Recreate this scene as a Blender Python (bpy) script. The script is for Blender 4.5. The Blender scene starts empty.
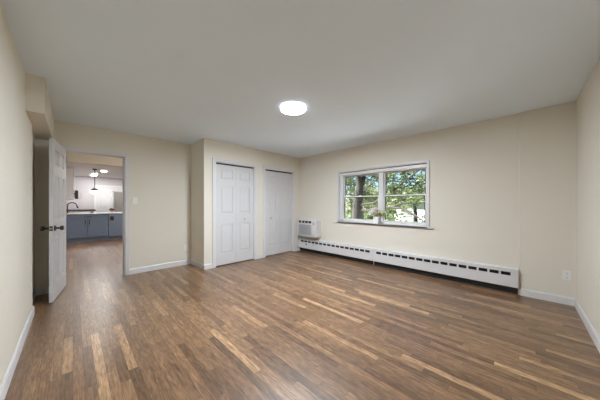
import bpy, bmesh, math, random
from mathutils import Vector, Matrix, Euler
R = math.radians
random.seed(7)
S = bpy.context.scene
COL = S.collection

# ------------------------------------------------------------------ camera
cam = bpy.data.cameras.new('camera')
cam.sensor_width = 36.0
cam.lens = 223.5 / 600 * 36.0
cam.shift_y = 4.5 / 600
cam.clip_start = 0.02
cam.clip_end = 300
camo = bpy.data.objects.new('camera', cam)
COL.objects.link(camo)
camo.location = (0, 0, 1.21)
camo.rotation_euler = (R(90), 0, -math.atan2(.7126, .7016))
S.camera = camo

# ------------------------------------------------------------------ world, sun, exposure
wd = bpy.data.worlds.new('sky'); S.world = wd
wd.use_nodes = True
nt = wd.node_tree
bg = nt.nodes['Background']
sk = nt.nodes.new('ShaderNodeTexSky')
sk.sky_type = 'NISHITA'
sk.sun_disc = False
sk.sun_elevation = R(52)
sk.sun_rotation = R(10)
nt.links.new(sk.outputs['Color'], bg.inputs['Color'])
bg.inputs['Strength'].default_value = 0.18
sk.dust_density = 0.1; sk.ozone_density = 5; sk.air_density = 1.0
sun = bpy.data.lights.new('sun', 'SUN'); sun.energy = 48; sun.angle = R(0.6); sun.color = (1, .98, .95)
suno = bpy.data.objects.new('sun', sun); COL.objects.link(suno)
suno.rotation_euler = Vector((.36, -.50, -.79)).to_track_quat('-Z', 'Y').to_euler()
S.view_settings.view_transform = 'Standard'
S.view_settings.look = 'None'
S.view_settings.gamma = 1
S.view_settings.use_curve_mapping = False
S.view_settings.exposure = 0.0
LAMP = 515.0          # strength of the room's ceiling light
HALL = 230.0          # kitchen lamps, seen and added, and the added hall lamp
try:
    S.cycles.max_bounces = 16; S.cycles.diffuse_bounces = 10
    S.cycles.use_denoising = True
    S.cycles.caustics_reflective = False; S.cycles.caustics_refractive = False
    S.cycles.sample_clamp_indirect = 6
except Exception:
    pass

# ------------------------------------------------------------------ materials
def new_mat(name):
    m = bpy.data.materials.new(name); m.use_nodes = True
    return m, m.node_tree, m.node_tree.nodes['Principled BSDF']
def mat(name, col, rough=.5, metal=0, vary=.04, scale=14, bump=0.0, spec=.5, bscale=None):
    m, n, p = new_mat(name)
    tc = n.nodes.new('ShaderNodeTexCoord')
    no = n.nodes.new('ShaderNodeTexNoise'); no.inputs['Scale'].default_value = scale; no.inputs['Detail'].default_value = 4
    n.links.new(tc.outputs['Object'], no.inputs['Vector'])
    mx = n.nodes.new('ShaderNodeMixRGB')
    mx.inputs[1].default_value = tuple(c * (1 - vary) for c in col) + (1,)
    mx.inputs[2].default_value = tuple(min(1, c * (1 + vary)) for c in col) + (1,)
    n.links.new(no.outputs['Fac'], mx.inputs[0]); n.links.new(mx.outputs[0], p.inputs['Base Color'])
    p.inputs['Roughness'].default_value = rough; p.inputs['Metallic'].default_value = metal
    p.inputs['Specular IOR Level'].default_value = spec
    if bump:
        nb = n.nodes.new('ShaderNodeTexNoise'); nb.inputs['Scale'].default_value = bscale or 180
        n.links.new(tc.outputs['Object'], nb.inputs['Vector'])
        b = n.nodes.new('ShaderNodeBump'); b.inputs['Strength'].default_value = bump; b.inputs['Distance'].default_value = .002
        n.links.new(nb.outputs['Fac'], b.inputs['Height']); n.links.new(b.outputs['Normal'], p.inputs['Normal'])
    return m
def glow(name, col, strength):
    m, n, p = new_mat(name)
    p.inputs['Base Color'].default_value = (.9, .9, .88, 1)
    p.inputs['Emission Color'].default_value = col + (1,)
    p.inputs['Emission Strength'].default_value = strength
    return m
def M_(n, op, a, b=None):
    k = n.nodes.new('ShaderNodeMath'); k.operation = op
    for i, v in enumerate((a, b)):
        if v is None: continue
        if isinstance(v, (int, float)): k.inputs[i].default_value = v
        else: n.links.new(v, k.inputs[i])
    return k.outputs[0]
def wood_floor():
    m, n, p = new_mat('oak_strip_floor')
    tc = n.nodes.new('ShaderNodeTexCoord')
    sp = n.nodes.new('ShaderNodeSeparateXYZ'); n.links.new(tc.outputs['Object'], sp.inputs[0])
    x, y = sp.outputs[0], sp.outputs[1]
    PW = .057
    xs = M_(n, 'DIVIDE', x, PW)
    row = M_(n, 'FLOOR', xs)
    w1 = n.nodes.new('ShaderNodeTexWhiteNoise'); w1.noise_dimensions = '1D'; n.links.new(row, w1.inputs['W'])
    ln = M_(n, 'ADD', M_(n, 'MULTIPLY', w1.outputs['Value'], .65), .5)
    off = M_(n, 'MULTIPLY', w1.outputs['Value'], 37.7)
    ys = M_(n, 'ADD', M_(n, 'DIVIDE', y, ln), off)
    seg = M_(n, 'FLOOR', ys)
    cv = n.nodes.new('ShaderNodeCombineXYZ'); n.links.new(row, cv.inputs[0]); n.links.new(seg, cv.inputs[1])
    w2 = n.nodes.new('ShaderNodeTexWhiteNoise'); w2.noise_dimensions = '2D'; n.links.new(cv.outputs[0], w2.inputs['Vector'])
    rp = n.nodes.new('ShaderNodeValToRGB'); n.links.new(w2.outputs['Value'], rp.inputs[0])
    e = rp.color_ramp.elements
    e[0].position = 0; e[0].color = (0.124, 0.065, 0.031, 1)
    e[1].position = 1; e[1].color = (0.417, 0.253, 0.126, 1)
    for pos, c in ((.25, (0.169, 0.092, 0.046, 1)), (.6, (0.205, 0.114, 0.056, 1)), (.87, (0.243, 0.138, 0.068, 1)), (.955, (0.327, 0.190, 0.097, 1))):
        k = e.new(pos); k.color = c
    # grain
    g = n.nodes.new('ShaderNodeCombineXYZ')
    n.links.new(M_(n, 'MULTIPLY', x, 95), g.inputs[0])
    n.links.new(M_(n, 'MULTIPLY', y, 4.5), g.inputs[1])
    n.links.new(M_(n, 'MULTIPLY', w2.outputs['Value'], 91), g.inputs[2])
    no = n.nodes.new('ShaderNodeTexNoise'); no.inputs['Scale'].default_value = 1.3; no.inputs['Detail'].default_value = 6; no.inputs['Roughness'].default_value = .65
    no.inputs['Distortion'].default_value = .6
    n.links.new(g.outputs[0], no.inputs['Vector'])
    gr = n.nodes.new('ShaderNodeMapRange'); gr.inputs[1].default_value = .3; gr.inputs[2].default_value = .7
    gr.inputs[3].default_value = .45; gr.inputs[4].default_value = 1.5
    n.links.new(no.outputs['Fac'], gr.inputs[0])
    mu = n.nodes.new('ShaderNodeMixRGB'); mu.blend_type = 'MULTIPLY'; mu.inputs[0].default_value = 1
    n.links.new(rp.outputs[0], mu.inputs[1]); n.links.new(gr.outputs[0], mu.inputs[2])
    fg = n.nodes.new('ShaderNodeCombineXYZ')
    n.links.new(M_(n, 'MULTIPLY', x, 55), fg.inputs[0]); n.links.new(M_(n, 'MULTIPLY', y, 13), fg.inputs[1]); n.links.new(M_(n, 'MULTIPLY', w2.outputs['Value'], 37), fg.inputs[2])
    n2 = n.nodes.new('ShaderNodeTexNoise'); n2.inputs['Scale'].default_value = 1.0; n2.inputs['Detail'].default_value = 3
    n.links.new(fg.outputs[0], n2.inputs['Vector'])
    g2 = n.nodes.new('ShaderNodeMapRange'); g2.inputs[1].default_value = .28; g2.inputs[2].default_value = .62
    g2.inputs[3].default_value = .68; g2.inputs[4].default_value = 1.22
    n.links.new(n2.outputs['Fac'], g2.inputs[0])
    mg = n.nodes.new('ShaderNodeMixRGB'); mg.blend_type = 'MULTIPLY'; mg.inputs[0].default_value = 1
    n.links.new(mu.outputs[0], mg.inputs[1]); n.links.new(g2.outputs[0], mg.inputs[2]); mu = mg
    # seams
    fx = M_(n, 'FRACT', xs); fy = M_(n, 'FRACT', ys)
    sx = M_(n, 'LESS_THAN', M_(n, 'MINIMUM', fx, M_(n, 'SUBTRACT', 1, fx)), .016)
    sy = M_(n, 'LESS_THAN', M_(n, 'MULTIPLY', M_(n, 'MINIMUM', fy, M_(n, 'SUBTRACT', 1, fy)), ln), .0012)
    sm = M_(n, 'MAXIMUM', sx, sy)
    m2 = n.nodes.new('ShaderNodeMixRGB'); m2.blend_type = 'MIX'; m2.inputs[2].default_value = (.045, .026, .016, 1)
    n.links.new(M_(n, 'MULTIPLY', sm, .85), m2.inputs[0]); n.links.new(mu.outputs[0], m2.inputs[1])
    n.links.new(m2.outputs[0], p.inputs['Base Color'])
    rr = n.nodes.new('ShaderNodeMapRange'); rr.inputs[3].default_value = .30; rr.inputs[4].default_value = .44
    n.links.new(no.outputs['Fac'], rr.inputs[0]); n.links.new(rr.outputs[0], p.inputs['Roughness'])
    p.inputs['Coat Weight'].default_value = .45; p.inputs['Coat Roughness'].default_value = .34; p.inputs['Coat IOR'].default_value = 1.5
    b = n.nodes.new('ShaderNodeBump'); b.inputs['Strength'].default_value = .18; b.inputs['Distance'].default_value = .002
    n.links.new(M_(n, 'SUBTRACT', no.outputs['Fac'], sm), b.inputs['Height']); n.links.new(b.outputs['Normal'], p.inputs['Normal'])
    return m
def glass():
    m, n, p = new_mat('window_glass')
    n.nodes.remove(p)
    out = n.nodes['Material Output']
    tr = n.nodes.new('ShaderNodeBsdfTransparent'); tr.inputs[0].default_value = (.95, .97, .96, 1)
    gl = n.nodes.new('ShaderNodeBsdfGlossy'); gl.inputs['Roughness'].default_value = .02
    fr = n.nodes.new('ShaderNodeFresnel'); fr.inputs[0].default_value = 1.25
    mx = n.nodes.new('ShaderNodeMixShader')
    n.links.new(fr.outputs[0], mx.inputs[0]); n.links.new(tr.outputs[0], mx.inputs[1]); n.links.new(gl.outputs[0], mx.inputs[2])
    n.links.new(mx.outputs[0], out.inputs[0])
    return m
def leafy(name, a, b):
    m, n, p = new_mat(name)
    oi = n.nodes.new('ShaderNodeTexCoord')
    no = n.nodes.new('ShaderNodeTexNoise'); no.inputs['Scale'].default_value = 5; no.inputs['Detail'].default_value = 5
    n.links.new(oi.outputs['Object'], no.inputs['Vector'])
    rp = n.nodes.new('ShaderNodeValToRGB'); rp.color_ramp.elements[0].position = .35; rp.color_ramp.elements[1].position = .65
    rp.color_ramp.elements[0].color = a + (1,); rp.color_ramp.elements[1].color = b + (1,)
    n.links.new(no.outputs['Fac'], rp.inputs[0])
    n.links.new(rp.outputs[0], p.inputs['Base Color'])
    p.inputs['Roughness'].default_value = .5
    out = n.nodes['Material Output']
    tl = n.nodes.new('ShaderNodeBsdfTranslucent'); n.links.new(rp.outputs[0], tl.inputs[0])
    ad = n.nodes.new('ShaderNodeMixShader'); ad.inputs[0].default_value = .4
    n.links.new(p.outputs[0], ad.inputs[1]); n.links.new(tl.outputs[0], ad.inputs[2]); n.links.new(ad.outputs[0], out.inputs[0])
    return m

WALL = mat('beige_paint', (.735, .70, .615), .6, vary=.012, scale=1.5, bump=.06, spec=.25)
CEIL = mat('white_ceiling_paint', (.80, .90, .99), .7, vary=.01, scale=2, bump=.05, spec=.2)
TRIM = mat('white_trim_paint', (.70, .70, .70), .35, vary=.01)
DOOR = mat('white_door_paint', (.63, .635, .645), .38, vary=.01)
FLOOR = wood_floor()
GLASS = glass()
BLACK = mat('black_metal', (.012, .012, .013), .4, vary=.2)
DARK = mat('dark_gap', (.02, .02, .02), .7, vary=.2)
METALW = mat('white_enamel', (.68, .68, .685), .35, vary=.012)
PLAST = mat('white_plastic', (.80, .80, .78), .4, vary=.01)
IVORY = mat('ivory_plastic', (.86, .84, .78), .4, vary=.01)
ACGR = mat('pale_grey_grille', (.50, .51, .53), .5, vary=.02)
STEEL = mat('steel', (.42, .42, .43), .35, .8, vary=.05)
BRASS = mat('satin_nickel', (.5, .48, .44), .3, 1)
BLUE = mat('slate_blue_cabinet', (.16, .205, .285), .45, vary=.04)
QUARTZ = mat('white_quartz', (.82, .82, .83), .25, vary=.03)
KWALL = mat('pale_grey_paint', (.55, .53, .54), .6, vary=.01, scale=2)
KCEIL = mat('kitchen_ceiling_paint', (.86, .86, .86), .7, vary=.01, scale=2)
KCAB = mat('white_cabinet', (.84, .84, .85), .4, vary=.01)
DSTONE = mat('dark_stone', (.06, .055, .055), .4, vary=.2)
BARK = mat('bark', (.022, .018, .014), .9, vary=.5, scale=9, bump=.9, bscale=14)
CONC = mat('brick_outer', (.35, .22, .17), .8, vary=.2)

# ------------------------------------------------------------------ mesh helpers
class MB:
    def __init__(self): self.bm = bmesh.new()
    def box(self, x0, x1, y0, y1, z0, z1):
        v = [self.bm.verts.new((x, y, z)) for z in (z0, z1) for y in (y0, y1) for x in (x0, x1)]
        for f in ((0, 2, 3, 1), (4, 5, 7, 6), (0, 1, 5, 4), (2, 6, 7, 3), (0, 4, 6, 2), (1, 3, 7, 5)):
            self.bm.faces.new([v[i] for i in f])
        return self
    def frustum(self, r0, r1):                    # two loops of four points
        a = [self.bm.verts.new(p) for p in r0]; b = [self.bm.verts.new(p) for p in r1]
        for i in range(4): self.bm.faces.new((a[i], a[(i + 1) % 4], b[(i + 1) % 4], b[i]))
        self.bm.faces.new(b); self.bm.faces.new(a[::-1]); return self
    def prism(self, pts, axis, a, b):             # profile extruded along an axis
        def P(p, t):
            q = list(p); q.insert(axis, t); return q
        v0 = [self.bm.verts.new(P(p, a)) for p in pts]; v1 = [self.bm.verts.new(P(p, b)) for p in pts]
        n = len(pts)
        for i in range(n): self.bm.faces.new((v0[i], v0[(i + 1) % n], v1[(i + 1) % n], v1[i]))
        self.bm.faces.new(v0[::-1]); self.bm.faces.new(v1); return self
    def lathe(self, prof, c=(0, 0, 0), axis='Z', seg=32):
        rings = []
        for r, h in prof:
            ring = []
            for k in range(seg):
                a = 2 * math.pi * k / seg; u, w = r * math.cos(a), r * math.sin(a)
                p = {'Z': (u, w, h), 'Y': (u, h, w), 'X': (h, u, w)}[axis]
                ring.append(self.bm.verts.new((p[0] + c[0], p[1] + c[1], p[2] + c[2])))
            rings.append(ring)
        for i in range(len(rings) - 1):
            for k in range(seg):
                self.bm.faces.new((rings[i][k], rings[i][(k + 1) % seg], rings[i + 1][(k + 1) % seg], rings[i + 1][k]))
        self.bm.faces.new(rings[0][::-1]); self.bm.faces.new(rings[-1]); return self
    def tube(self, pts, rad, seg=8):
        pts = [Vector(p) for p in pts]; n = len(pts)
        if not isinstance(rad, (list, tuple)): rad = [rad] * n
        rings = []; up = Vector((.13, .31, .94)).normalized()
        for i, p in enumerate(pts):
            d = (pts[min(i + 1, n - 1)] - pts[max(i - 1, 0)]).normalized()
            s = d.cross(up)
            if s.length < 1e-3: s = d.cross(Vector((1, 0, 0)))
            s.normalize(); t = s.cross(d).normalized()
            rings.append([self.bm.verts.new(p + (s * math.cos(2 * math.pi * k / seg) + t * math.sin(2 * math.pi * k / seg)) * rad[i]) for k in range(seg)])
        for i in range(n - 1):
            for k in range(seg): self.bm.faces.new((rings[i][k], rings[i][(k + 1) % seg], rings[i + 1][(k + 1) % seg], rings[i + 1][k]))
        self.bm.faces.new(rings[0][::-1]); self.bm.faces.new(rings[-1]); return self
    def leaf(self, p, d, nrm, L, w):
        p = Vector(p); d = Vector(d).normalized(); s = d.cross(Vector(nrm))
        if s.length < 1e-3: s = d.orthogonal()
        s.normalize(); u = s.cross(d)
        a = [p, p + d * L * .45 + s * w / 2 + u * w * .12, p + d * L, p + d * L * .45 - s * w / 2 + u * w * .12]
        v = [self.bm.verts.new(q) for q in a]
        self.bm.faces.new((v[0], v[1], v[2])); self.bm.faces.new((v[0], v[2], v[3])); return self
    def build(self, name, m, parent=None, bevel=0, smooth=False, local=False, seg=2):
        bmesh.ops.recalc_face_normals(self.bm, faces=self.bm.faces[:])
        if bevel:
            bmesh.ops.bevel(self.bm, geom=[e for e in self.bm.edges if e.is_manifold and e.calc_face_angle(0) > .6], offset=bevel, segments=seg, affect='EDGES', profile=.6, clamp_overlap=True)
        off = Vector((0, 0, 0))
        if parent is not None and not local:
            o = parent
            while o is not None: off += o.location; o = o.parent
        if off.length: bmesh.ops.translate(self.bm, verts=self.bm.verts[:], vec=-off)
        me = bpy.data.meshes.new(name)
        if smooth:
            for f in self.bm.faces: f.smooth = True
        self.bm.to_mesh(me); self.bm.free()
        me.materials.append(m)
        ob = bpy.data.objects.new(name, me); COL.objects.link(ob)
        if parent is not None: ob.parent = parent
        if smooth and hasattr(me, 'set_sharp_from_angle'): me.set_sharp_from_angle(angle=R(40))
        return ob
def tag(o, label, cat, group=None):
    o['label'] = label; o['category'] = cat
    if group: o['group'] = group
    return o
def thing(name, label, cat, loc, group=None):
    o = bpy.data.objects.new(name, None); COL.objects.link(o); o.location = loc
    o.empty_display_size = .1
    return tag(o, label, cat, group)
def st(o, label=None, cat=None):
    o['kind'] = 'structure'
    if label: o['label'] = label
    if cat: o['category'] = cat
    return o
def sempty(name, loc, label=None, cat=None):
    o = bpy.data.objects.new(name, None); COL.objects.link(o); o.location = loc
    return st(o, label, cat)
def bx(*a): return MB().box(*a)

H = 2.44
XW = 4.22          # window wall plane
YC = 4.17          # closet front
YD = 4.81          # wall with the doorway
XL = -.312          # left wall
YR = -.475         # right wall
WY0, WY1, WZ0, WZ1 = 1.115, 2.94, .815, 1.935      # window opening
# ------------------------------------------------------------------ setting
st(bx(-1.0, 4.45, -.8, 14.0, -.12, 0).build('floor', FLOOR), 'oak strip floor running from the room into the kitchen', 'floor')
st(bx(-.55, 4.45, -.7, YD + .05, H, H + .12).build('ceiling', CEIL), 'plain white painted ceiling of the bedroom', 'ceiling')
w = MB()
w.box(XW, XW + .22, -.7, WY0, 0, H).box(XW, XW + .22, WY1, YD + .1, 0, H)
w.box(XW, XW + .22, WY0, WY1, 0, WZ0).box(XW, XW + .22, WY0, WY1, WZ1, H)
st(w.build('wall_window', WALL), 'beige wall holding the window and the heaters', 'wall')
# shallow pier at the right end, with a small corner bead
pp = [(4.19, -.50), (4.19, .002), (4.203, .016), (4.23, .016), (4.23, -.50)]
st(MB().prism(pp, 2, 0, H).build('wall_pier', WALL), 'shallow beige pier at the right end of the window wall', 'wall')
st(bx(-.55, 4.45, YR - .15, YR, 0, H).build('wall_right', WALL), 'beige wall at the right edge', 'wall')
w = MB().box(XL - .2, XL, YR, 3.82, 0, H).box(XL - .2, XL - .045, 3.82, YD + .1, 0, H)
st(w.build('wall_left', WALL), 'beige wall at the left edge with a shallow recess behind the open door', 'wall')
st(bx(XL - .045, -.175, 4.58, YD, 0, H - .3).build('wall_chase', WALL), 'narrow boxed out wall section behind the open door', 'wall')
st(bx(XL - .04, -.192, 3.29, YD, 2.09, H).build('wall_soffit', WALL), 'beige boxed soffit under the ceiling along the left wall', 'soffit')
DX0, DX1, DZ = -.10, .629, 2.035                     # doorway
w = MB().box(XL - .1, DX0, YD, YD + .11, 0, H).box(DX1, 4.35, YD, YD + .11, 0, H).box(DX0, DX1, YD, YD + .11, DZ, H)
st(w.build('wall_back', WALL), 'beige wall with the open doorway', 'wall')
C1, C2 = (1.915, 2.815), (3.09, 3.99)
CZ = 2.045
w = MB().box(1.70, C1[0], YC, YC + .1, 0, H).box(C1[1], C2[0], YC, YC + .1, 0, H).box(C2[1], XW + .02, YC, YC + .1, 0, H)
for c in (C1, C2): w.box(c[0], c[1], YC, YC + .1, CZ, H)
w.box(1.70, 1.80, YC + .1, YD, 0, H).box(2.9, 3.0, YC + .1, YD, 0, H)
st(w.build('wall_closet', WALL), 'beige wall holding the two closets', 'wall')

# baseboards
BH, BT = .095, .014
def board_x(m, x0, x1, y, s):         # along X, s = side the face looks to
    a = y; b = y + s * BT
    m.prism([(a, 0), (b, 0), (b, BH - .015), (y + s * BT * .45, BH), (a, BH)], 0, x0, x1)
def board_y(m, y0, y1, x, s):
    a = x; b = x + s * BT
    m.prism([(a, 0), (b, 0), (b, BH - .015), (x + s * BT * .45, BH), (a, BH)], 1, y0, y1)
m = MB(); board_y(m, YR, 3.82, XL, 1); board_y(m, 3.80, 4.58, XL - .045, 1); board_x(m, XL - .045, -.175, 4.58, -1)
st(m.build('baseboard_left', TRIM))
m = MB(); board_x(m, .681, 1.70, YD, -1); st(m.build('baseboard_back', TRIM))
m = MB(); board_y(m, YC - BT, YD, 1.70, -1); board_x(m, 1.70 - BT, 1.855, YC, -1); board_x(m, 2.875, 3.03, YC, -1); board_x(m, 4.05, XW, YC, -1)
st(m.build('baseboard_closet', TRIM))
m = MB(); board_y(m, YR, .012, 4.19, -1); st(m.build('baseboard_window', TRIM))
m = MB(); board_x(m, XL, 4.19, YR, 1); st(m.build('baseboard_right', TRIM))

# casings
def casing(x0, x1, z, y, wd_=.06, t=.017, depth=.12, jamb=.018):
    k = MB()
    k.box(x0 - wd_, x0 + .003, y - t, y, 0, z + wd_).box(x1 - .003, x1 + wd_, y - t, y, 0, z + wd_).box(x0 + .003, x1 - .003, y - t, y, z - .003, z + wd_)
    # raised outer back-band
    k.box(x0 - wd_, x0 - wd_ + .018, y - t - .006, y - t, 0, z + wd_).box(x1 + wd_ - .018, x1 + wd_, y - t - .006, y - t, 0, z + wd_)
    k.box(x0 - wd_ + .018, x1 + wd_ - .018, y - t - .006, y - t, z + wd_ - .018, z + wd_)
    k.box(x0, x0 + jamb, y, y + depth, 0, z).box(x1 - jamb, x1, y, y + depth, 0, z).box(x0 + jamb, x1 - jamb, y, y + depth, z - jamb, z)
    return k
k = casing(DX0, DX1, DZ, YD, .05, depth=.11)
k.box(DX0 + .018, DX0 + .028, YD + .045, YD + .08, 0, DZ - .018).box(DX1 - .028, DX1 - .018, YD + .045, YD + .08, 0, DZ - .018)
st(k.build('trim_1', TRIM, bevel=.002, seg=1), 'white casing around the open doorway', 'door casing')
st(casing(C1[0], C1[1], CZ, YC, depth=.09).build('trim_2', TRIM, bevel=.002, seg=1), 'white casing around the left closet', 'door casing')
st(casing(C2[0], C2[1], CZ, YC, depth=.09).build('trim_3', TRIM, bevel=.002, seg=1), 'white casing around the right closet', 'door casing')

# ------------------------------------------------------------------ panelled doors
ROWS = ((.24, .82), (1.03, 1.57), (1.71, 1.90))
def panel_leaf(W, z0, z1, cols, t):
    """leaf in local coordinates: x across, y from 0 to t, z up; recessed raised-field panels on both faces"""
    k = MB()
    xs = [0]
    for a, b in cols: xs += [a, b]
    xs.append(W)
    for i in range(0, len(xs), 2): k.box(xs[i], xs[i + 1], 0, t, z0, z1)
    zs = [z0]
    for a, b in ROWS: zs += [a, b]
    zs.append(z1)
    for a, b in cols:
        for i in range(0, len(zs), 2): k.box(a, b, 0, t, zs[i], zs[i + 1])
        for c, d in ROWS:
            r = .0125
            k.box(a, b, r, t - r, c, d)
            for y0, y1 in ((r, .004), (t - r, t - .004)):
                i0, i1 = .016, .034
                k.frustum([(a + i0, y0, c + i0), (b - i0, y0, c + i0), (b - i0, y0, d - i0), (a + i0, y0, d - i0)],
                          [(a + i1, y1, c + i1), (b - i1, y1, c + i1), (b - i1, y1, d - i1), (a + i1, y1, d - i1)])
    return k
# door_1: swung open against the left wall
d1 = sempty('door_1', (-.074, 4.797, 0), 'white six panel door standing open against the left wall', 'door')
d1.rotation_euler = (0, 0, math.atan2(-.72, -.096))
DW = .724
leaf = panel_leaf(DW, .012, 2.025, ((.105, .317), (.407, .619)), .036)
lf = leaf.build('door_panel', DOOR, d1, local=True)
# local y points to the room side (right face) or wall side; move so the +X face lies on the hinge line
lf.location = (0, -.036, 0)
zk = .915; xk = DW - .066
for s, nm in ((1, 'knob'), (-1, 'knob')):
    y0 = 0 if s > 0 else -.036
    kb = MB().box(xk - .032, xk + .032, min(y0, y0 + s * .009), max(y0, y0 + s * .009), zk - .032, zk + .032)
    kb.lathe([(.0115, y0 + s * .008), (.0115, y0 + s * .045)], (xk, 0, zk), 'Y', 16)
    kb.lathe([(.012, y0 + s * .042), (.025, y0 + s * .050), (.028, y0 + s * .058), (.028, y0 + s * .074), (.024, y0 + s * .08)], (xk, 0, zk), 'Y', 24)
    h = kb.build('door_knob', BLACK, d1, local=True, smooth=True); h['label'] = 'black round door knob on a square rose'
lp = bx(DW - .001, DW + .0015, -.031, -.005, zk - .029, zk + .029).build('latch_plate', BLACK, d1, local=True)
bx(DW, DW + .012, -.025, -.011, zk - .009, zk + .009).build('latch', BRASS, lp, local=True, bevel=.003)
for z in (.2, 1.02, 1.83):
    MB().lathe([(.006, z), (.006, z + .09)], (-.004, .006, 0), 'Z', 10).build('hinge', BRASS, d1, local=True)

def bifold(n, c, knob_x, label):
    x0, x1 = c[0] + .022, c[1] - .022
    d = sempty('door_%d' % n, (x0, YC + .022, 0), label, 'closet door')
    wl = (x1 - x0 - .004) / 2
    for i in range(2):
        cols = ((.10, wl - .075),) if i == 0 else ((.075, wl - .10),)
        l_ = panel_leaf(wl, .018, 1.995, cols, .034).build('door_panel', DOOR, d, local=True)
        l_.location = (i * (wl + .004), 0, 0)
    kx = knob_x - x0
    MB().lathe([(.007, -.012), (.007, 0)], (kx, 0, .90), 'Y', 12).lathe([(.010, -.030), (.0165, -.025), (.0165, -.017), (.009, -.011)], (kx, 0, .90), 'Y', 20).build('door_knob', BRASS, d, local=True, smooth=True)
    bx(x0 - .003, x1 + .003, YC + .026, YC + .052, 2.003, 2.026).build('track', DARK, d)
    return d
bifold(2, C1, 2.565, 'white panelled bifold door of the left closet')
bifold(3, C2, 3.27, 'white panelled bifold door of the right closet')

# ------------------------------------------------------------------ window
wn = sempty('window_1', (XW, 2.02, WZ0), 'white double hung window pair above the heater', 'window')
k = MB()
o0, o1, oz = 1.088, 2.962, 1.962
k.box(XW - .016, XW + .004, o0, WY0 + .012, WZ0 + .01, oz).box(XW - .016, XW + .004, WY1 - .012, o1, WZ0 + .01, oz)
k.box(XW - .016, XW + .004, WY0 + .012, WY1 - .012, WZ1 + .003, oz)
k.box(XW, XW + .2, WY0, WY0 + .018, WZ0, WZ1).box(XW, XW + .2, WY1 - .018, WY1, WZ0, WZ1)
k.box(XW, XW + .2, WY0, WY1, WZ1 - .012, WZ1 + .004)
k.build('window_frame', TRIM, wn, bevel=.002, seg=1)
# headrail of a rolled shade under the head casing
k = MB().box(XW + .012, XW + .06, WY0 + .02, WY1 - .02, WZ1 - .082, WZ1 - .026)
k.build('head_rail', TRIM, wn, bevel=.006)
bx(XW + .022, XW + .05, WY0 + .02, WY1 - .02, WZ1 - .027, WZ1 - .012).build('shadow_gap', DARK, wn)
sl = MB().box(XW - .032, XW + .10, WY0 + .001, WY1 - .001, WZ0 - .012, WZ0 + .012).box(XW - .032, XW - .001, 1.02, 3.03, WZ0 - .012, WZ0 + .012)
sl.build('window_sill', TRIM, wn, bevel=.004)
MY0, MY1 = 1.915, 2.01
bx(XW + .055, XW + .15, MY0, MY1, WZ0 + .01, WZ1 - .02).build('mullion', TRIM, wn, bevel=.003)
bx(XW + .055, XW + .15, WY1 - .10, WY1 - .018, WZ0 + .01, WZ1 - .02).build('side_jamb', TRIM, wn, bevel=.002)
bx(XW + .055, XW + .15, WY0 + .018, WY0 + .04, WZ0 + .01, WZ1 - .02).build('side_jamb', TRIM, wn, bevel=.002)
bx(XW + .055, XW + .15, WY0 + .018, WY1 - .018, WZ0 + .012, WZ0 + .06).build('bottom_jamb', TRIM, wn, bevel=.003)
bx(XW + .062, XW + .15, WY0 + .018, WY1 - .018, WZ1 - .085, WZ1 - .03).build('head_jamb', TRIM, wn, bevel=.002)
for a, b in ((WY0 + .035, MY0 + .004), (MY1 - .004, WY1 - .09)):
    for x, z0, z1, nm in ((XW + .072, WZ0 + .055, 1.395, 'lower'), (XW + .106, 1.365, WZ1 - .08, 'upper')):
        s = .026
        sb = MB().box(x, x + .03, a, a + s, z0, z1).box(x, x + .03, b - s, b, z0, z1)
        sb.box(x, x + .03, a + s, b - s, z0, z0 + s + .004).box(x, x + .03, a + s, b - s, z1 - s, z1)
        so = sb.build('sash', TRIM, wn, bevel=.0015, seg=1)
        g = .013
        sc = MB()      # dark gaskets, widened to stand in for the sash track's shadow
        for p in ((a + s - .001, a + s + g, z0 + s, z1 - s), (b - s - g, b - s + .001, z0 + s, z1 - s)):
            sc.box(x + .006, x + .024, *p)
        sc.box(x + .006, x + .024, a + s + g, b - s - g, z1 - s - g * .8, z1 - s + .001)
        sc.build('gasket_shadow', DARK, so)
        bx(x + .013, x + .017, a + s + .002, b - s - .002, z0 + s + .003, z1 - s - .002).build('pane', GLASS, so)
        if nm == 'lower':
            ym = (a + b) / 2
            bx(x - .012, x + .012, ym - .025, ym + .025, z1 - .001, z1 + .010).build('sash_lock', TRIM, so, bevel=.003)

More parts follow.
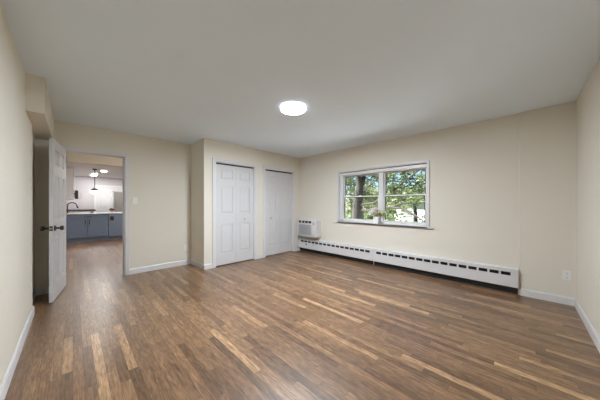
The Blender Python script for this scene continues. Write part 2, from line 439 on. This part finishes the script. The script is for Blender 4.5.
# ------------------------------------------------------------------ heaters
XF = 4.148
def heater(y0, y1, label, knob=False, end=False):
    o = thing('baseboard_heater', label, 'heater', (XW, (y0 + y1) / 2, 0), 'baseboard heaters along the window wall')
    TOP, BOT, S0, S1 = .345, .10, .248, .293
    n = 16; pitch = (y1 - y0 - .13) / n
    p = MB()
    p.box(XF, XF + .004, y0, y1, BOT, S0).box(XF, XF + .004, y0, y1, S1, TOP - .012)
    cur = y0; start = y0 + (.075 if end else .05)
    for i in range(n):
        a = start + i * pitch; b = a + pitch * .8
        p.box(XF, XF + .004, cur, a, S0, S1); cur = b
    p.box(XF, XF + .004, cur, y1, S0, S1)
    # top, folded down to the front
    p.box(XF + .008, XW - .001, y0, y1, TOP - .004, TOP)
    p.frustum([(XF, y0, TOP - .0125), (XF + .004, y0, TOP - .0125), (XF + .012, y0, TOP - .001), (XF + .008, y0, TOP)],
              [(XF, y1, TOP - .0125), (XF + .004, y1, TOP - .0125), (XF + .012, y1, TOP - .001), (XF + .008, y1, TOP)])
    p.box(XF + .002, XF + .022, y0, y1, BOT - .004, BOT)
    p.build('front_cover', METALW, o)
    bx(XW - .006, XW - .001, y0 + .004, y1 - .004, .001, TOP - .006).build('back_plate', DARK, o)
    f = MB().tube([(XW - .032, y0 + .02, .19), (XW - .032, y1 - .02, .19)], .011, 10)
    k_ = int((y1 - y0) / .035)
    for i in range(k_):
        yy = y0 + .03 + i * .035
        f.box(XW - .058, XW - .008, yy, yy + .002, .165, .215)
    f.build('heating_element', DARK, o)
    for a in ((y0, y0 + .003), (y1 - .003, y1)):
        bx(XF + .002, XW - .001, a[0], a[1], (.03 if end and a[0] == y0 else BOT), TOP - .003).build('end_cap', METALW, o)
    for i in range(3):
        yy = y0 + (y1 - y0) * (.12 + .38 * i)
        bx(XF + .05, XW - .008, yy, yy + .012, 0, .16).build('bracket', DARK, o)
    if knob:
        kb = MB().lathe([(.012, XF - .026), (.014, XF - .02), (.014, XF - .002), (.017, XF)], (0, y1 - .30, .205), 'X', 16).build('valve_knob', BLACK, o, smooth=True)
        MB().lathe([(.006, XF - .012), (.006, XF)], (0, y1 - .50, .20), 'X', 10).build('screw', BLACK, o)
    return o
heater(2.085, 4.155, 'white slotted baseboard heater below the air conditioner, left of the joint', knob=True)
heater(.0165, 2.080, 'white slotted baseboard heater right of the joint, ending at the pier', end=True)

# ------------------------------------------------------------------ air conditioner
ac = thing('air_conditioner', 'small white wall air conditioner in the corner above the heater', 'air conditioner', (XW, 3.72, .44))
ax, a0, a1, z0, z1 = 4.02, 3.43, 4.045, .432, .838
k = MB().box(ax + .03, XW + .1, a0 + .012, a1 - .012, z0 + .012, z1 - .012)
k.build('case', METALW, ac, bevel=.006)
# front bezel: frame around upper vents, grille and control strip
gy0 = a0 + .15
k = MB().box(ax, ax + .04, a0, gy0, z0, z1).box(ax, ax + .04, a1 - .025, a1, z0, z1)
k.box(ax, ax + .04, gy0, a1 - .025, z0, z0 + .03).box(ax, ax + .04, gy0, a1 - .025, z1 - .03, z1).box(ax, ax + .04, gy0, a1 - .025, z1 - .125, z1 - .088)
vw = (a1 - .025 - gy0) / 4
for i in range(1, 4): k.box(ax, ax + .04, gy0 + i * vw - .004, gy0 + i * vw + .004, z1 - .088, z1 - .03)
k.build('front_bezel', METALW, ac)
bx(ax + .026, ax + .034, gy0, a1 - .025, z1 - .088, z1 - .03).build('vent_cavity', DARK, ac)
for i in range(4):
    v = MB()
    for q in range(3):
        zz = z1 - .082 + q * .018
        v.frustum([(ax + .006, gy0 + i * vw + .012, zz), (ax + .006, gy0 + (i + 1) * vw - .012, zz), (ax + .02, gy0 + (i + 1) * vw - .012, zz + .008), (ax + .02, gy0 + i * vw + .012, zz + .008)],
                  [(ax + .006, gy0 + i * vw + .012, zz + .002), (ax + .006, gy0 + (i + 1) * vw - .012, zz + .002), (ax + .02, gy0 + (i + 1) * vw - .012, zz + .010), (ax + .02, gy0 + i * vw + .012, zz + .010)])
    v.build('louver', DARK, ac)
g = MB().box(ax + .02, ax + .03, gy0, a1 - .025, z0 + .03, z1 - .125)
n = 17
for i in range(n):
    zz = z0 + .036 + i * (z1 - .125 - z0 - .04) / n
    g.box(ax + .008, ax + .02, gy0 + .003, a1 - .028, zz, zz + .007)
g.build('intake_grille', ACGR, ac)
bx(ax - .002, ax + .002, a0 + .03, gy0 - .03, z1 - .13, z1 - .05).build('display', ACGR, ac)
for i in range(2):
    MB().lathe([(.012, ax - .014), (.014, ax - .012), (.014, ax)], (0, a0 + .075, z0 + .10 + i * .07), 'X', 16).build('control_knob', PLAST, ac, smooth=True)
k = MB().box(ax + .06, XW + .02, a0 + .002, a1 - .002, z0 - .012, z0 + .011)
k.build('sleeve_lip', ACGR, ac)
# cord hanging at the left of the unit
tag(MB().tube([(4.17, 4.03, .55), (4.16, 4.08, .50), (4.165, 4.11, .43), (4.17, 4.075, .38), (4.18, 4.045, .351)], .005, 8).build('power_cord', ACGR, smooth=True),
    'thin grey cord hanging between the air conditioner and the corner', 'cord')

# ------------------------------------------------------------------ outlets and switch
def outlet(name, loc, face, m, label, kind):
    """face 'X': plate faces -X, 'Y': plate faces -Y"""
    o = thing(name, label, 'outlet' if kind == 'outlet' else 'light switch', loc)
    if face == 'X': o.rotation_euler = (0, 0, R(-90))
    bx(-.036, .036, -.006, 0, -.058, .058).build('cover_plate', m, o, local=True, bevel=.003)
    if kind == 'outlet':
        for z in (.026, -.026):
            f = MB().lathe([(.0165, -.0085), (.0165, -.005)], (0, 0, z), 'Y', 20).build('socket', m, o, local=True)
            s = MB().box(-.008, -.0055, -.0092, -.008, z - .002, z + .009).box(.0055, .008, -.0092, -.008, z - .002, z + .009).box(-.0025, .0025, -.0092, -.008, z - .010, z - .006)
            s.build('slot', DARK, f, local=True)
        bx(-.0025, .0025, -.0085, -.005, -.0025, .0025).build('screw', STEEL, o, local=True)
    else:
        bx(-.017, .017, -.0085, -.005, -.034, .034).build('rocker', m, o, local=True, bevel=.002)
    return o
outlet('wall_outlet', (4.19, -.402, .352), 'X', PLAST, 'white double outlet on the pier near the right corner', 'outlet')
outlet('wall_outlet', (1.605, YD, .34), 'Y', IVORY, 'pale double outlet low on the wall between doorway and closets', 'outlet')
outlet('light_switch', (.763, YD, 1.28), 'Y', IVORY, 'pale light switch beside the doorway', 'switch')

# ------------------------------------------------------------------ ceiling light
cx, cy = 1.955, 2.045
cl = thing('ceiling_light', 'round flush glowing ceiling light in the middle of the bedroom', 'ceiling light', (cx, cy, H))
LG = glow('lamp_diffuser', (.90, .97, 1.06), LAMP); LH = glow('lamp_halo', (.90, .97, 1.06), LAMP * .012)
MB().lathe([(.15, H - .012), (.15, H)], (cx, cy, 0), seg=48).build('base', PLAST, cl)
MB().lathe([(.152, H - .026), (.155, H - .020), (.155, H - .008), (.152, H - .002)], (cx, cy, 0), seg=48).build('halo_ring', LH, cl, smooth=True)
k = MB()
pr = [(.165, H - .026), (.165, H - .035), (.151, H - .035), (.151, H - .026)]
seg = 64; rg = []
for r, h in pr: rg.append([k.bm.verts.new((cx + r * math.cos(2 * math.pi * i / seg), cy + r * math.sin(2 * math.pi * i / seg), h)) for i in range(seg)])
for j in range(4):
    for i in range(seg): k.bm.faces.new((rg[j][i], rg[j][(i + 1) % seg], rg[(j + 1) % 4][(i + 1) % seg], rg[(j + 1) % 4][i]))
k.build('trim_ring', BLACK, cl)
MB().lathe([(.1505, H - .026), (.1505, H - .030), (.10, H - .032), (.03, H - .033)], (cx, cy, 0), seg=48).build('diffuser', LG, cl, smooth=True)

# ------------------------------------------------------------------ flower pot on the sill
px_, py_ = 4.230, 2.02
pz = WZ0 + .012
fp = thing('flower_pot', 'square white pot of white and pink flowers on the window sill', 'flower pot', (px_, py_, pz))
k = MB()
o_, i_ = .060, .052
def sq(r, z): return [(px_ - r, py_ - r, z), (px_ + r, py_ - r, z), (px_ + r, py_ + r, z), (px_ - r, py_ + r, z)]
lo = [[k.bm.verts.new(p) for p in sq(r, z)] for r, z in ((.054, pz), (o_, pz + .14), (i_, pz + .14), (i_, pz + .12))]
for j in range(3):
    for i in range(4): k.bm.faces.new((lo[j][i], lo[j][(i + 1) % 4], lo[j + 1][(i + 1) % 4], lo[j + 1][i]))
k.bm.faces.new(lo[0][::-1]); k.bm.faces.new(lo[3])
k.build('pot', PLAST, fp)
PW_ = mat('white_petal', (.85, .85, .78), .6, vary=.05); PP = mat('pink_petal', (.8, .55, .55), .6, vary=.12); PG = mat('lime_petal', (.62, .70, .36), .6, vary=.12)
GL = leafy('pot_leaf', (.05, .13, .03), (.16, .30, .06)); GS = mat('stem_green', (.10, .2, .05), .6)
def head(c, r, m, n=42):
    k = MB(); c = Vector(c)
    for i in range(n):
        d = Vector((random.gauss(0, 1), random.gauss(0, 1), random.gauss(.3, 1))).normalized()
        q = c + d * r * random.uniform(.55, .95)
        for j in range(4):
            t = d.orthogonal().normalized(); t.rotate(Matrix.Rotation(j * math.pi / 2 + i, 3, d))
            k.leaf(q, t + d * .35, d, r * .42, r * .32)
    return k.build('blossom', m, fp)
heads = [((4.20, 2.10, 1.08), .058, PW_), ((4.22, 2.155, 1.04), .048, PW_), ((4.235, 2.06, 1.11), .048, PW_), ((4.19, 2.03, 1.035), .034, PP), ((4.185, 1.985, 1.03), .030, PP),
         ((4.20, 1.955, 1.055), .036, PG), ((4.21, 1.89, 1.045), .040, PG), ((4.22, 1.845, 1.06), .030, PG)]
for c, r, m_ in heads: head(c, r, m_)
k = MB()
for c, r, m_ in heads: k.tube([(px_ + (c[0] - px_) * .2, py_ + (c[1] - py_) * .2, pz + .115), (px_ + (c[0] - px_) * .5, py_ + (c[1] - py_) * .6, pz + .16), c], .003, 6)
k.build('stems', GS, fp)
k = MB()
for i in range(70):
    a = random.uniform(0, 2 * math.pi); y = random.uniform(-.10, .10); q = Vector((px_ + random.uniform(-.035, .03), py_ - .02 + y * 1.1, pz + .15 + random.uniform(0, .07)))
    k.leaf(q, (math.cos(a) * .7, math.sin(a), random.uniform(-.3, .8)), (0, 0, 1), random.uniform(.04, .06), .026)
k.build('leaves', GL, fp)

# ------------------------------------------------------------------ hall and kitchen beyond the doorway
KY = 13.6
st(bx(-1.0, 4.45, YD + .05, KY + .2, H, H + .12).build('ceiling_kitchen', KCEIL), 'white ceiling of the hall and kitchen', 'ceiling')
st(bx(-1.0, -.80, YD + .11, KY + .2, 0, H).build('wall_kitchen_left', KWALL), 'left wall of the hall and kitchen', 'wall')
st(bx(3.6, 3.8, YD + .11, KY + .2, 0, H).build('wall_kitchen_right', KWALL), 'right wall of the hall and kitchen', 'wall')
st(bx(-.80, 3.6, KY, KY + .2, 0, H).build('wall_kitchen_back', KWALL), 'pale grey back wall of the kitchen', 'wall')
st(bx(-.80, -.305, YD + .001, YD + .11, 0, H).build('wall_hall_return', WALL), 'wall beside the doorway on the hall side', 'wall')
st(bx(-.80, 3.6, 7.0, 7.16, 2.148, H).build('wall_header', WALL), 'cream header beam across the hall before the kitchen', 'header beam')

# peninsula cabinet
PY = 10.1
pc = thing('kitchen_cabinet', 'slate blue kitchen base cabinet with two doors seen through the doorway', 'kitchen cabinet', (.1, PY, 0))
bx(-.20, .86, PY + .05, PY + .60, .10, .895).build('carcass', BLUE, pc, bevel=.002, seg=1)
bx(-.20, .86, PY + .07, PY + .58, 0, .10).build('toe_kick', BLUE, pc)
def shaker(x0, x1, z0, z1, name, par, m=None, y=PY, fr=.055):
    k = MB().box(x0, x0 + fr, y, y + .049, z0, z1).box(x1 - fr, x1, y, y + .049, z0, z1)
    k.box(x0 + fr, x1 - fr, y, y + .049, z0, z0 + fr).box(x0 + fr, x1 - fr, y, y + .049, z1 - fr, z1)
    k.box(x0 + fr, x1 - fr, y + .014, y + .049, z0 + fr, z1 - fr)
    return k.build(name, m or BLUE, par)
dr = shaker(-.10, .77, .755, .875, 'drawer', pc, fr=.035)
MB().tube([(.25, PY - .028, .81), (.43, PY - .028, .81)], .007, 8).tube([(.27, PY, .81), (.27, PY - .028, .81)], .005, 8).tube([(.41, PY, .81), (.41, PY - .028, .81)], .005, 8).build('handle', BLACK, dr)
for x0, x1, hx in ((-.10, .325, .285), (.345, .77, .385)):
    d = shaker(x0, x1, .135, .735, 'door', pc)
    MB().tube([(hx, PY - .028, .56), (hx, PY - .028, .70)], .008, 8).tube([(hx, PY, .58), (hx, PY - .028, .58)], .006, 8).tube([(hx, PY, .68), (hx, PY - .028, .68)], .006, 8).build('handle', BLACK, d)
bx(-.20, -.105, PY + .002, PY + .05, .10, .895).build('filler_strip', BLUE, pc)
pc2 = thing('kitchen_cabinet', 'slate blue flat panelled end of the kitchen peninsula with a black outlet', 'kitchen cabinet', (1.4, PY, 0))
bx(.865, 2.0, PY + .006, PY + .60, .10, .895).build('carcass', BLUE, pc2, bevel=.003, seg=1)
bx(.865, 2.0, PY + .07, PY + .58, 0, .10).build('toe_kick', BLUE, pc2)
k = bx(.90, 1.0, PY - .001, PY + .008, .66, .80).build('outlet', BLACK, pc2, bevel=.002); k['label'] = 'black outlet on the cabinet panel'
tag(bx(-.22, 2.03, PY - .03, PY + .64, .896, .93).build('countertop', QUARTZ, bevel=.004), 'white countertop on the slate blue cabinets', 'countertop')
# faucet
fx, fy = -.125, PY + .28
fa = thing('faucet', 'black gooseneck faucet at the left end of the countertop', 'faucet', (fx, fy, .93))
MB().lathe([(.028, .93), (.028, .945), (.018, .95), (.018, .99)], (fx, fy, 0), seg=20).build('base', BLACK, fa, smooth=True)
pts = [(fx, fy, .98), (fx, fy, 1.17)] + [(fx + .105 - .105 * math.cos(a), fy, 1.17 + .105 * math.sin(a)) for a in [R(q) for q in range(20, 161, 20)]] + [(fx + .225, fy, 1.13)]
MB().tube(pts, .014, 10).build('spout', BLACK, fa, smooth=True)
MB().tube([(fx + .222, fy, 1.155), (fx + .235, fy, 1.09)], .019, 12).build('spray_head', BLACK, fa, smooth=True)
MB().tube([(fx, fy, .975), (fx + .05, fy - .01, .985)], .007, 8).build('handle', BLACK, fa, smooth=True)
# upper cabinet on the left
uc = thing('wall_cabinet', 'tall white upper kitchen cabinet at the left behind the faucet', 'wall cabinet', (-.4, 11.2, 1.39))
bx(-.80, .0, 10.55, 11.7, 1.39, 2.15).build('carcass', KCAB, uc, bevel=.003, seg=1)
bx(-.80, .0, 10.55, 11.7, 2.153, 2.40).build('upper_box', KCAB, uc, bevel=.003, seg=1)
for y0 in (10.56, 11.13):
    k = MB().box(0, .02, y0, y0 + .56, 1.40, 2.145); d = k.build('door', TRIM, uc, bevel=.003)
    MB().tube([(.045, y0 + .05, 1.45), (.045, y0 + .05, 1.60)], .007, 8).build('handle', BLACK, d)
bx(0, .035, 10.545, 11.72, 2.155, 2.405).build('crown', TRIM, uc, bevel=.008)
# black fixture right of it
wf = thing('wall_fixture', 'black rounded fixture hanging just right of the white wall cabinet', 'wall fixture', (.14, 11.9, 1.55))
bx(.05, .14, 11.86, 11.96, 1.42, 1.74).build('body', BLACK, wf, bevel=.02)
k = MB()
sg = 28
k.tube([(.13 + .10 * math.cos(2 * math.pi * i / sg), 11.9, 1.55 + .125 * math.sin(2 * math.pi * i / sg)) for i in range(sg + 1)], .009, 8)
k.build('ring', STEEL, wf, smooth=True)
MB().tube([(.10, 11.9, 1.74), (.10, 11.9, 1.89)], .008, 8).build('stem', STEEL, wf)
bx(-.8, .05, 11.86, 11.96, 1.60, 1.64).build('bracket', BLACK, wf)
# back counter
bc = thing('back_counter', 'low counter with a dark top along the kitchen back wall', 'counter', (.2, KY, 0))
bx(-.795, .66, KY - .60, KY - .001, 0, .93).build('carcass', KCAB, bc)
bx(-.795, .68, KY - .63, KY - .001, .931, 1.0).build('counter_slab', DSTONE, bc, bevel=.004)
# back door and fridge
d4 = sempty('door_4', (1.0, KY, 0), 'white panelled door in the kitchen back wall', 'door')
l_ = panel_leaf(.84, .01, 2.0, ((.12, .37), (.47, .72)), .04).build('door_panel', DOOR, d4, local=True); l_.location = (-.26, -.05, 0)
MB().lathe([(.03, -.12), (.03, -.09), (.012, -.085), (.012, -.045)], (.52, 0, .95), 'Y', 14).build('door_knob', BRASS, d4, local=True, smooth=True)
k = MB().box(.66, .738, KY - .03, KY, 0, 2.09).box(1.586, 1.665, KY - .03, KY, 0, 2.09).box(.738, 1.586, KY - .03, KY, 2.01, 2.09)
st(k.build('trim_4', TRIM, bevel=.003, seg=1), 'white casing of the kitchen back door', 'door casing')
# positions below are set from the view line between door and jamb
fr = thing('refrigerator', 'grey steel refrigerator in a white surround at the back right', 'refrigerator', (1.5, 12.6, 0))
FX0, FX1, FY = 1.24, 1.56, 12.35
bx(FX0, FX1, FY + .05, FY + .65, .02, 1.74).build('cabinet', STEEL, fr, bevel=.006)
d = bx(FX0, FX1, FY, FY + .046, .72, 1.74).build('door', STEEL, fr, bevel=.008)
MB().tube([(FX0 + .04, FY - .03, .85), (FX0 + .04, FY - .03, 1.45)], .010, 8).build('handle', STEEL, d)
d = bx(FX0, FX1, FY, FY + .046, .06, .71).build('freezer_drawer', STEEL, fr, bevel=.008)
MB().tube([(FX0 + .05, FY - .03, .66), (FX1 - .05, FY - .03, .66)], .010, 8).build('handle', STEEL, d)
k = MB().box(FX0 - .05, FX0 - .005, FY - .02, FY + .66, 0, 1.80).box(FX1 + .005, FX1 + .07, FY - .02, FY + .66, 0, 1.80).box(FX0 - .005, FX1 + .005, FY - .02, FY + .66, 1.75, 1.80)
k.build('surround', TRIM, fr, bevel=.003)
# red flowers on the counter
rf = thing('potted_flowers', 'small pot of red flowers on the white countertop', 'flower pot', (.99, PY + .35, .93))
MB().lathe([(.035, .93), (.048, .99), (.048, 1.0)], (.99, PY + .35, 0), seg=18).build('pot', STEEL, rf, smooth=True)
RED = mat('red_petal', (.55, .03, .06), .6, vary=.2)
k = MB()
for i in range(90):
    d = Vector((random.gauss(0, 1), random.gauss(0, 1) - .6, abs(random.gauss(.2, .8)))).normalized()
    k.leaf(Vector((.99, PY + .33, 1.0)) + d * .02, d, d.orthogonal(), .05, .04)
k.build('petals', RED, rf)
k = MB()
for i in range(40):
    d = Vector((random.gauss(0, 1), random.gauss(0, 1), abs(random.gauss(.5, .8)))).normalized()
    k.leaf(Vector((.98, PY + .36, 1.0)), d, d.orthogonal(), .10, .035)
k.build('leaves', GL, rf)
tg = thing('soap_dish', 'small black object on the middle of the white countertop', 'dish', (.46, PY + .30, .93))
MB().lathe([(.03, .93), (.042, .955), (.042, .965)], (.46, PY + .30, 0), seg=16).build('dish', BLACK, tg, smooth=True)
# pendant
pl = thing('pendant_light', 'pendant lamp with black cap and white globe over the peninsula', 'pendant light', (.53, 10.5, H))
MB().lathe([(.065, H - .028), (.065, H)], (.53, 10.5, 0), seg=24).build('canopy', BLACK, pl)
MB().tube([(.53, 10.5, H - .02), (.53, 10.5, 1.76)], .011, 8).build('rod', BLACK, pl)
MB().lathe([(.02, 1.78), (.05, 1.765), (.115, 1.70), (.132, 1.675)], (.53, 10.5, 0), seg=28).build('cap', BLACK, pl, smooth=True)
MB().lathe([(.128, 1.674), (.126, 1.65), (.10, 1.60), (.05, 1.575), (.01, 1.57)], (.53, 10.5, 0), seg=28).build('globe', glow('globe', (1, .98, .95), 4.0), pl, smooth=True)
# recessed lights; those labelled unseen are added to brighten the kitchen
KG = glow('downlight', (1, .98, .96), HALL * 1.5)
spots = [(.80, 10.9, 'recessed ceiling light just right of the pendant canopy'), (.62, 12.2, 'recessed ceiling light behind the pendant, left of its rod'), (.62, 12.75, 'recessed ceiling light farthest back in the kitchen'),
         (1.9, 12.4, 'unseen recessed light added to brighten the back right of the kitchen'), (1.7, 8.4, 'unseen recessed light added behind the header beam, at the right, to brighten the cabinets'),
         (.5, 8.3, 'unseen recessed light added behind the header beam, at the left, to brighten the cabinets')]
for x, y, lb in spots:
    o = thing('recessed_light', lb, 'recessed light', (x, y, H), 'recessed lights in the kitchen ceiling')
    MB().lathe([(.09, H - .006), (.095, H)], (x, y, 0), seg=24).build('trim_ring', TRIM, o)
    MB().lathe([(.07, H - .010), (.075, H - .005)], (x, y, 0), seg=24).build('lens', KG, o)
o = thing('added_hall_light', 'unseen ceiling light added to brighten the hall beyond the doorway', 'ceiling light', (2.5, 6.1, H))  # out of view, added to light the hall and header
MB().lathe([(.16, H - .05), (.18, H - .03), (.18, H)], (2.5, 6.1, 0), seg=32).build('diffuser', glow('added_hall_lamp', (1, .98, .92), HALL * .6), o, smooth=True)

# ------------------------------------------------------------------ outdoors
GR = mat('lawn', (.08, .11, .05), .9, vary=.4, scale=3)
st(bx(4.44, 60, -30, 45, -1.2, -1.0).build('ground', GR), 'lawn outside the window', 'ground')
BOUNCE = mat('pale_bounce', (.76, .76, .76), .8, vary=.06, scale=2)  # unseen reflector, added to throw sunlight up through the window
st(bx(4.44, 13.0, -8, 16, -1.2, -.97).build('bounce_slab', BOUNCE), 'unseen pale slab added under the window to bounce sunlight onto the ceiling', 'yard')
def tree(loc, label, trunk_pts, rads, branches, clusters, leafn, leaf_size, lm, seed):
    rnd = random.Random(seed)
    o = thing('tree', label, 'tree', loc, 'trees outside the window')
    k = MB().tube(trunk_pts, rads, 14)
    k.build('trunk', BARK, o, smooth=True)
    for pts, r in branches:
        n_ = len(pts)
        MB().tube(pts, [r * (1 - .75 * i / (n_ - 1)) for i in range(n_)], 8).build('branch', BARK, o, smooth=True)
    k = MB()
    for c, rad in clusters:
        c = Vector(c)
        for i in range(leafn):
            d = Vector((rnd.gauss(0, 1), rnd.gauss(0, 1), rnd.gauss(0, .8)))
            d = d.normalized() * (rnd.random() ** .45)
            q = c + Vector((d.x * rad, d.y * rad, d.z * rad * .75))
            k.leaf(q, (rnd.gauss(0, 1), rnd.gauss(0, 1), rnd.gauss(-.3, .7)), (rnd.gauss(0, 1), rnd.gauss(0, 1), rnd.gauss(.6, .8)), leaf_size * rnd.uniform(.7, 1.3), leaf_size * .55)
    k.build('foliage', lm, o)
    return o
L1 = leafy('leaf_mid_green', (.028, .045, .011), (.095, .125, .04))
L2 = leafy('leaf_yellow_green', (.07, .095, .024), (.175, .195, .08))
L3 = leafy('leaf_dark_green', (.02, .033, .010), (.06, .085, .027))
rnd = random.Random(3)
def at(px, py, x):                       # point at distance x beyond the window wall along a line of sight
    d = Vector((.7126, .7016, 0)) + Vector((.7016, -.7126, 0)) * ((px - 300) / 223.5) + Vector((0, 0, (204.5 - py) / 223.5))
    return Vector((0, 0, 1.21)) + d * (x / d.x)
# near tree, trunk seen in the left sash
tx, ty = 8.4, 4.9
def P(*a): return tuple(at(*a))
br = [([P(357, 198, 8.4), P(352, 195, 8.5), P(346, 194, 8.6), P(338, 190, 8.8)], .06),
      ([P(360, 186, 8.35), P(363, 178, 8.6), P(366, 168, 8.8), P(370, 150, 9)], .15),
      ([P(364, 192, 8.4), P(369, 186, 8.3), P(374, 182, 8.2), P(380, 176, 8.0)], .05),
      ([P(360, 205, 8.4), P(374, 203, 8.0), P(386, 196, 7.8), P(398, 187, 7.7), P(410, 177, 7.6), P(420, 170, 7.6)], .055),
      ([P(361, 210, 8.4), P(376, 211, 8.0), P(390, 207, 7.7), P(404, 209, 7.5), P(418, 217, 7.4), P(430, 226, 7.3)], .06),
      ([P(392, 207, 7.7), P(404, 203, 7.6), P(416, 204, 7.6), P(428, 202, 7.5)], .035),
      ([P(404, 209, 7.5), P(410, 213, 7.45), P(414, 220, 7.4)], .025)]
cl_ = []
for i in range(30): cl_.append((at(rnd.uniform(338, 382), rnd.uniform(155, 200), rnd.uniform(7.8, 9.6)), rnd.uniform(.22, .42)))
for i in range(8): cl_.append((at(rnd.uniform(342, 384), rnd.uniform(202, 224), rnd.uniform(8.6, 9.6)), rnd.uniform(.2, .34)))
for px, py in ((387, 180), (389, 190), (386, 200), (394, 194), (402, 191), (410, 192), (418, 188), (424, 192), (425, 178), (407, 198), (398, 200), (415, 199), (388, 170), (400, 168), (420, 166), (391, 211), (388, 218), (397, 178), (405, 182), (412, 170), (415, 179), (420, 184), (396, 186), (390, 174), (406, 173)):
    cl_.append((at(px, py, rnd.uniform(7.3, 8.6)), rnd.uniform(.2, .32)))
for i in range(10): cl_.append((Vector((rnd.uniform(7.6, 9.8), rnd.uniform(1.5, 7.5), rnd.uniform(3.0, 5.0))), rnd.uniform(.5, .8)))
tree((tx, ty, -1), 'tree with a thick dark forked trunk seen in the left half of the window',
     [P(356, 262, 8.4), P(356, 236, 8.4), P(357, 215, 8.4), P(358, 200, 8.4), P(360, 186, 8.35), P(357, 172, 8.3), P(352, 150, 8.2)], [.34, .25, .21, .20, .14, .10, .07], br, cl_, 75, .12, L1, 11)
def far_tree(x, y, h, label, lm, seed, n, spread, low):
    r_ = random.Random(seed)
    cs = [((x + r_.uniform(-spread, spread), y + r_.uniform(-spread, spread), r_.uniform(low, h)), r_.uniform(.7, 1.3)) for i in range(n)]
    bs = [([(x, y, 1.2 + i * .5), (x + r_.uniform(-.6, .6), y + r_.uniform(-.8, .8), 1.9 + i * .5), (x + r_.uniform(-1.4, 1.4), y + r_.uniform(-1.8, 1.8), 2.5 + i * .5)], .07) for i in range(5 if h > 4 else 1)]
    return tree((x, y, -1), label, [(x, y, -1), (x + .05, y, .2), (x - .05, y + .1, min(2.2, h * .6)), (x, y + .2, h - .3)], [.24, .18, .14, .06], bs, cs, 170, .22, lm, seed)
far_tree(19.0, 10.6, 6.2, 'dark green tree behind the forked trunk in the left half of the window', L3, 21, 34, 2.4, -.6)
far_tree(14.0, 6.1, 2.0, 'yellow green low tree seen beside the middle bar of the window', L2, 22, 12, 1.3, -.3)
far_tree(23.5, 7.3, 2.5, 'mid green tree in the right half of the window, before the pale house', L1, 23, 9, 1.8, 1.5)
far_tree(30.0, 18.4, 9.5, 'tall green tree farthest off at the left edge of the window', L2, 24, 40, 3.4, -.4)
# pale house
hb = thing('house', 'pale house behind the trees at the lower right of the window', 'house', (27, 6, -1))
HW = mat('pale_siding', (.5, .5, .5), .7, vary=.05); HR = mat('house_roof', (.30, .29, .29), .8)
bx(27, 32, 1.5, 11.0, -1, 1.5).build('walls', HW, hb)
MB().frustum([(26.6, 1.1, 1.5), (32.4, 1.1, 1.5), (32.4, 12.4, 1.5), (26.6, 12.4, 1.5)], [(29.4, 2.5, 2.2), (29.6, 2.5, 2.2), (29.6, 11, 2.2), (29.4, 11, 2.2)]).build('roof', HR, hb)
for y in (3.2, 6.0, 8.8):
    f = bx(26.93, 27.02, y, y + 1.0, -.1, 1.0).build('window', TRIM, hb)
    bx(26.92, 26.93, y + .08, y + .92, -.02, .92).build('pane', STEEL, f)
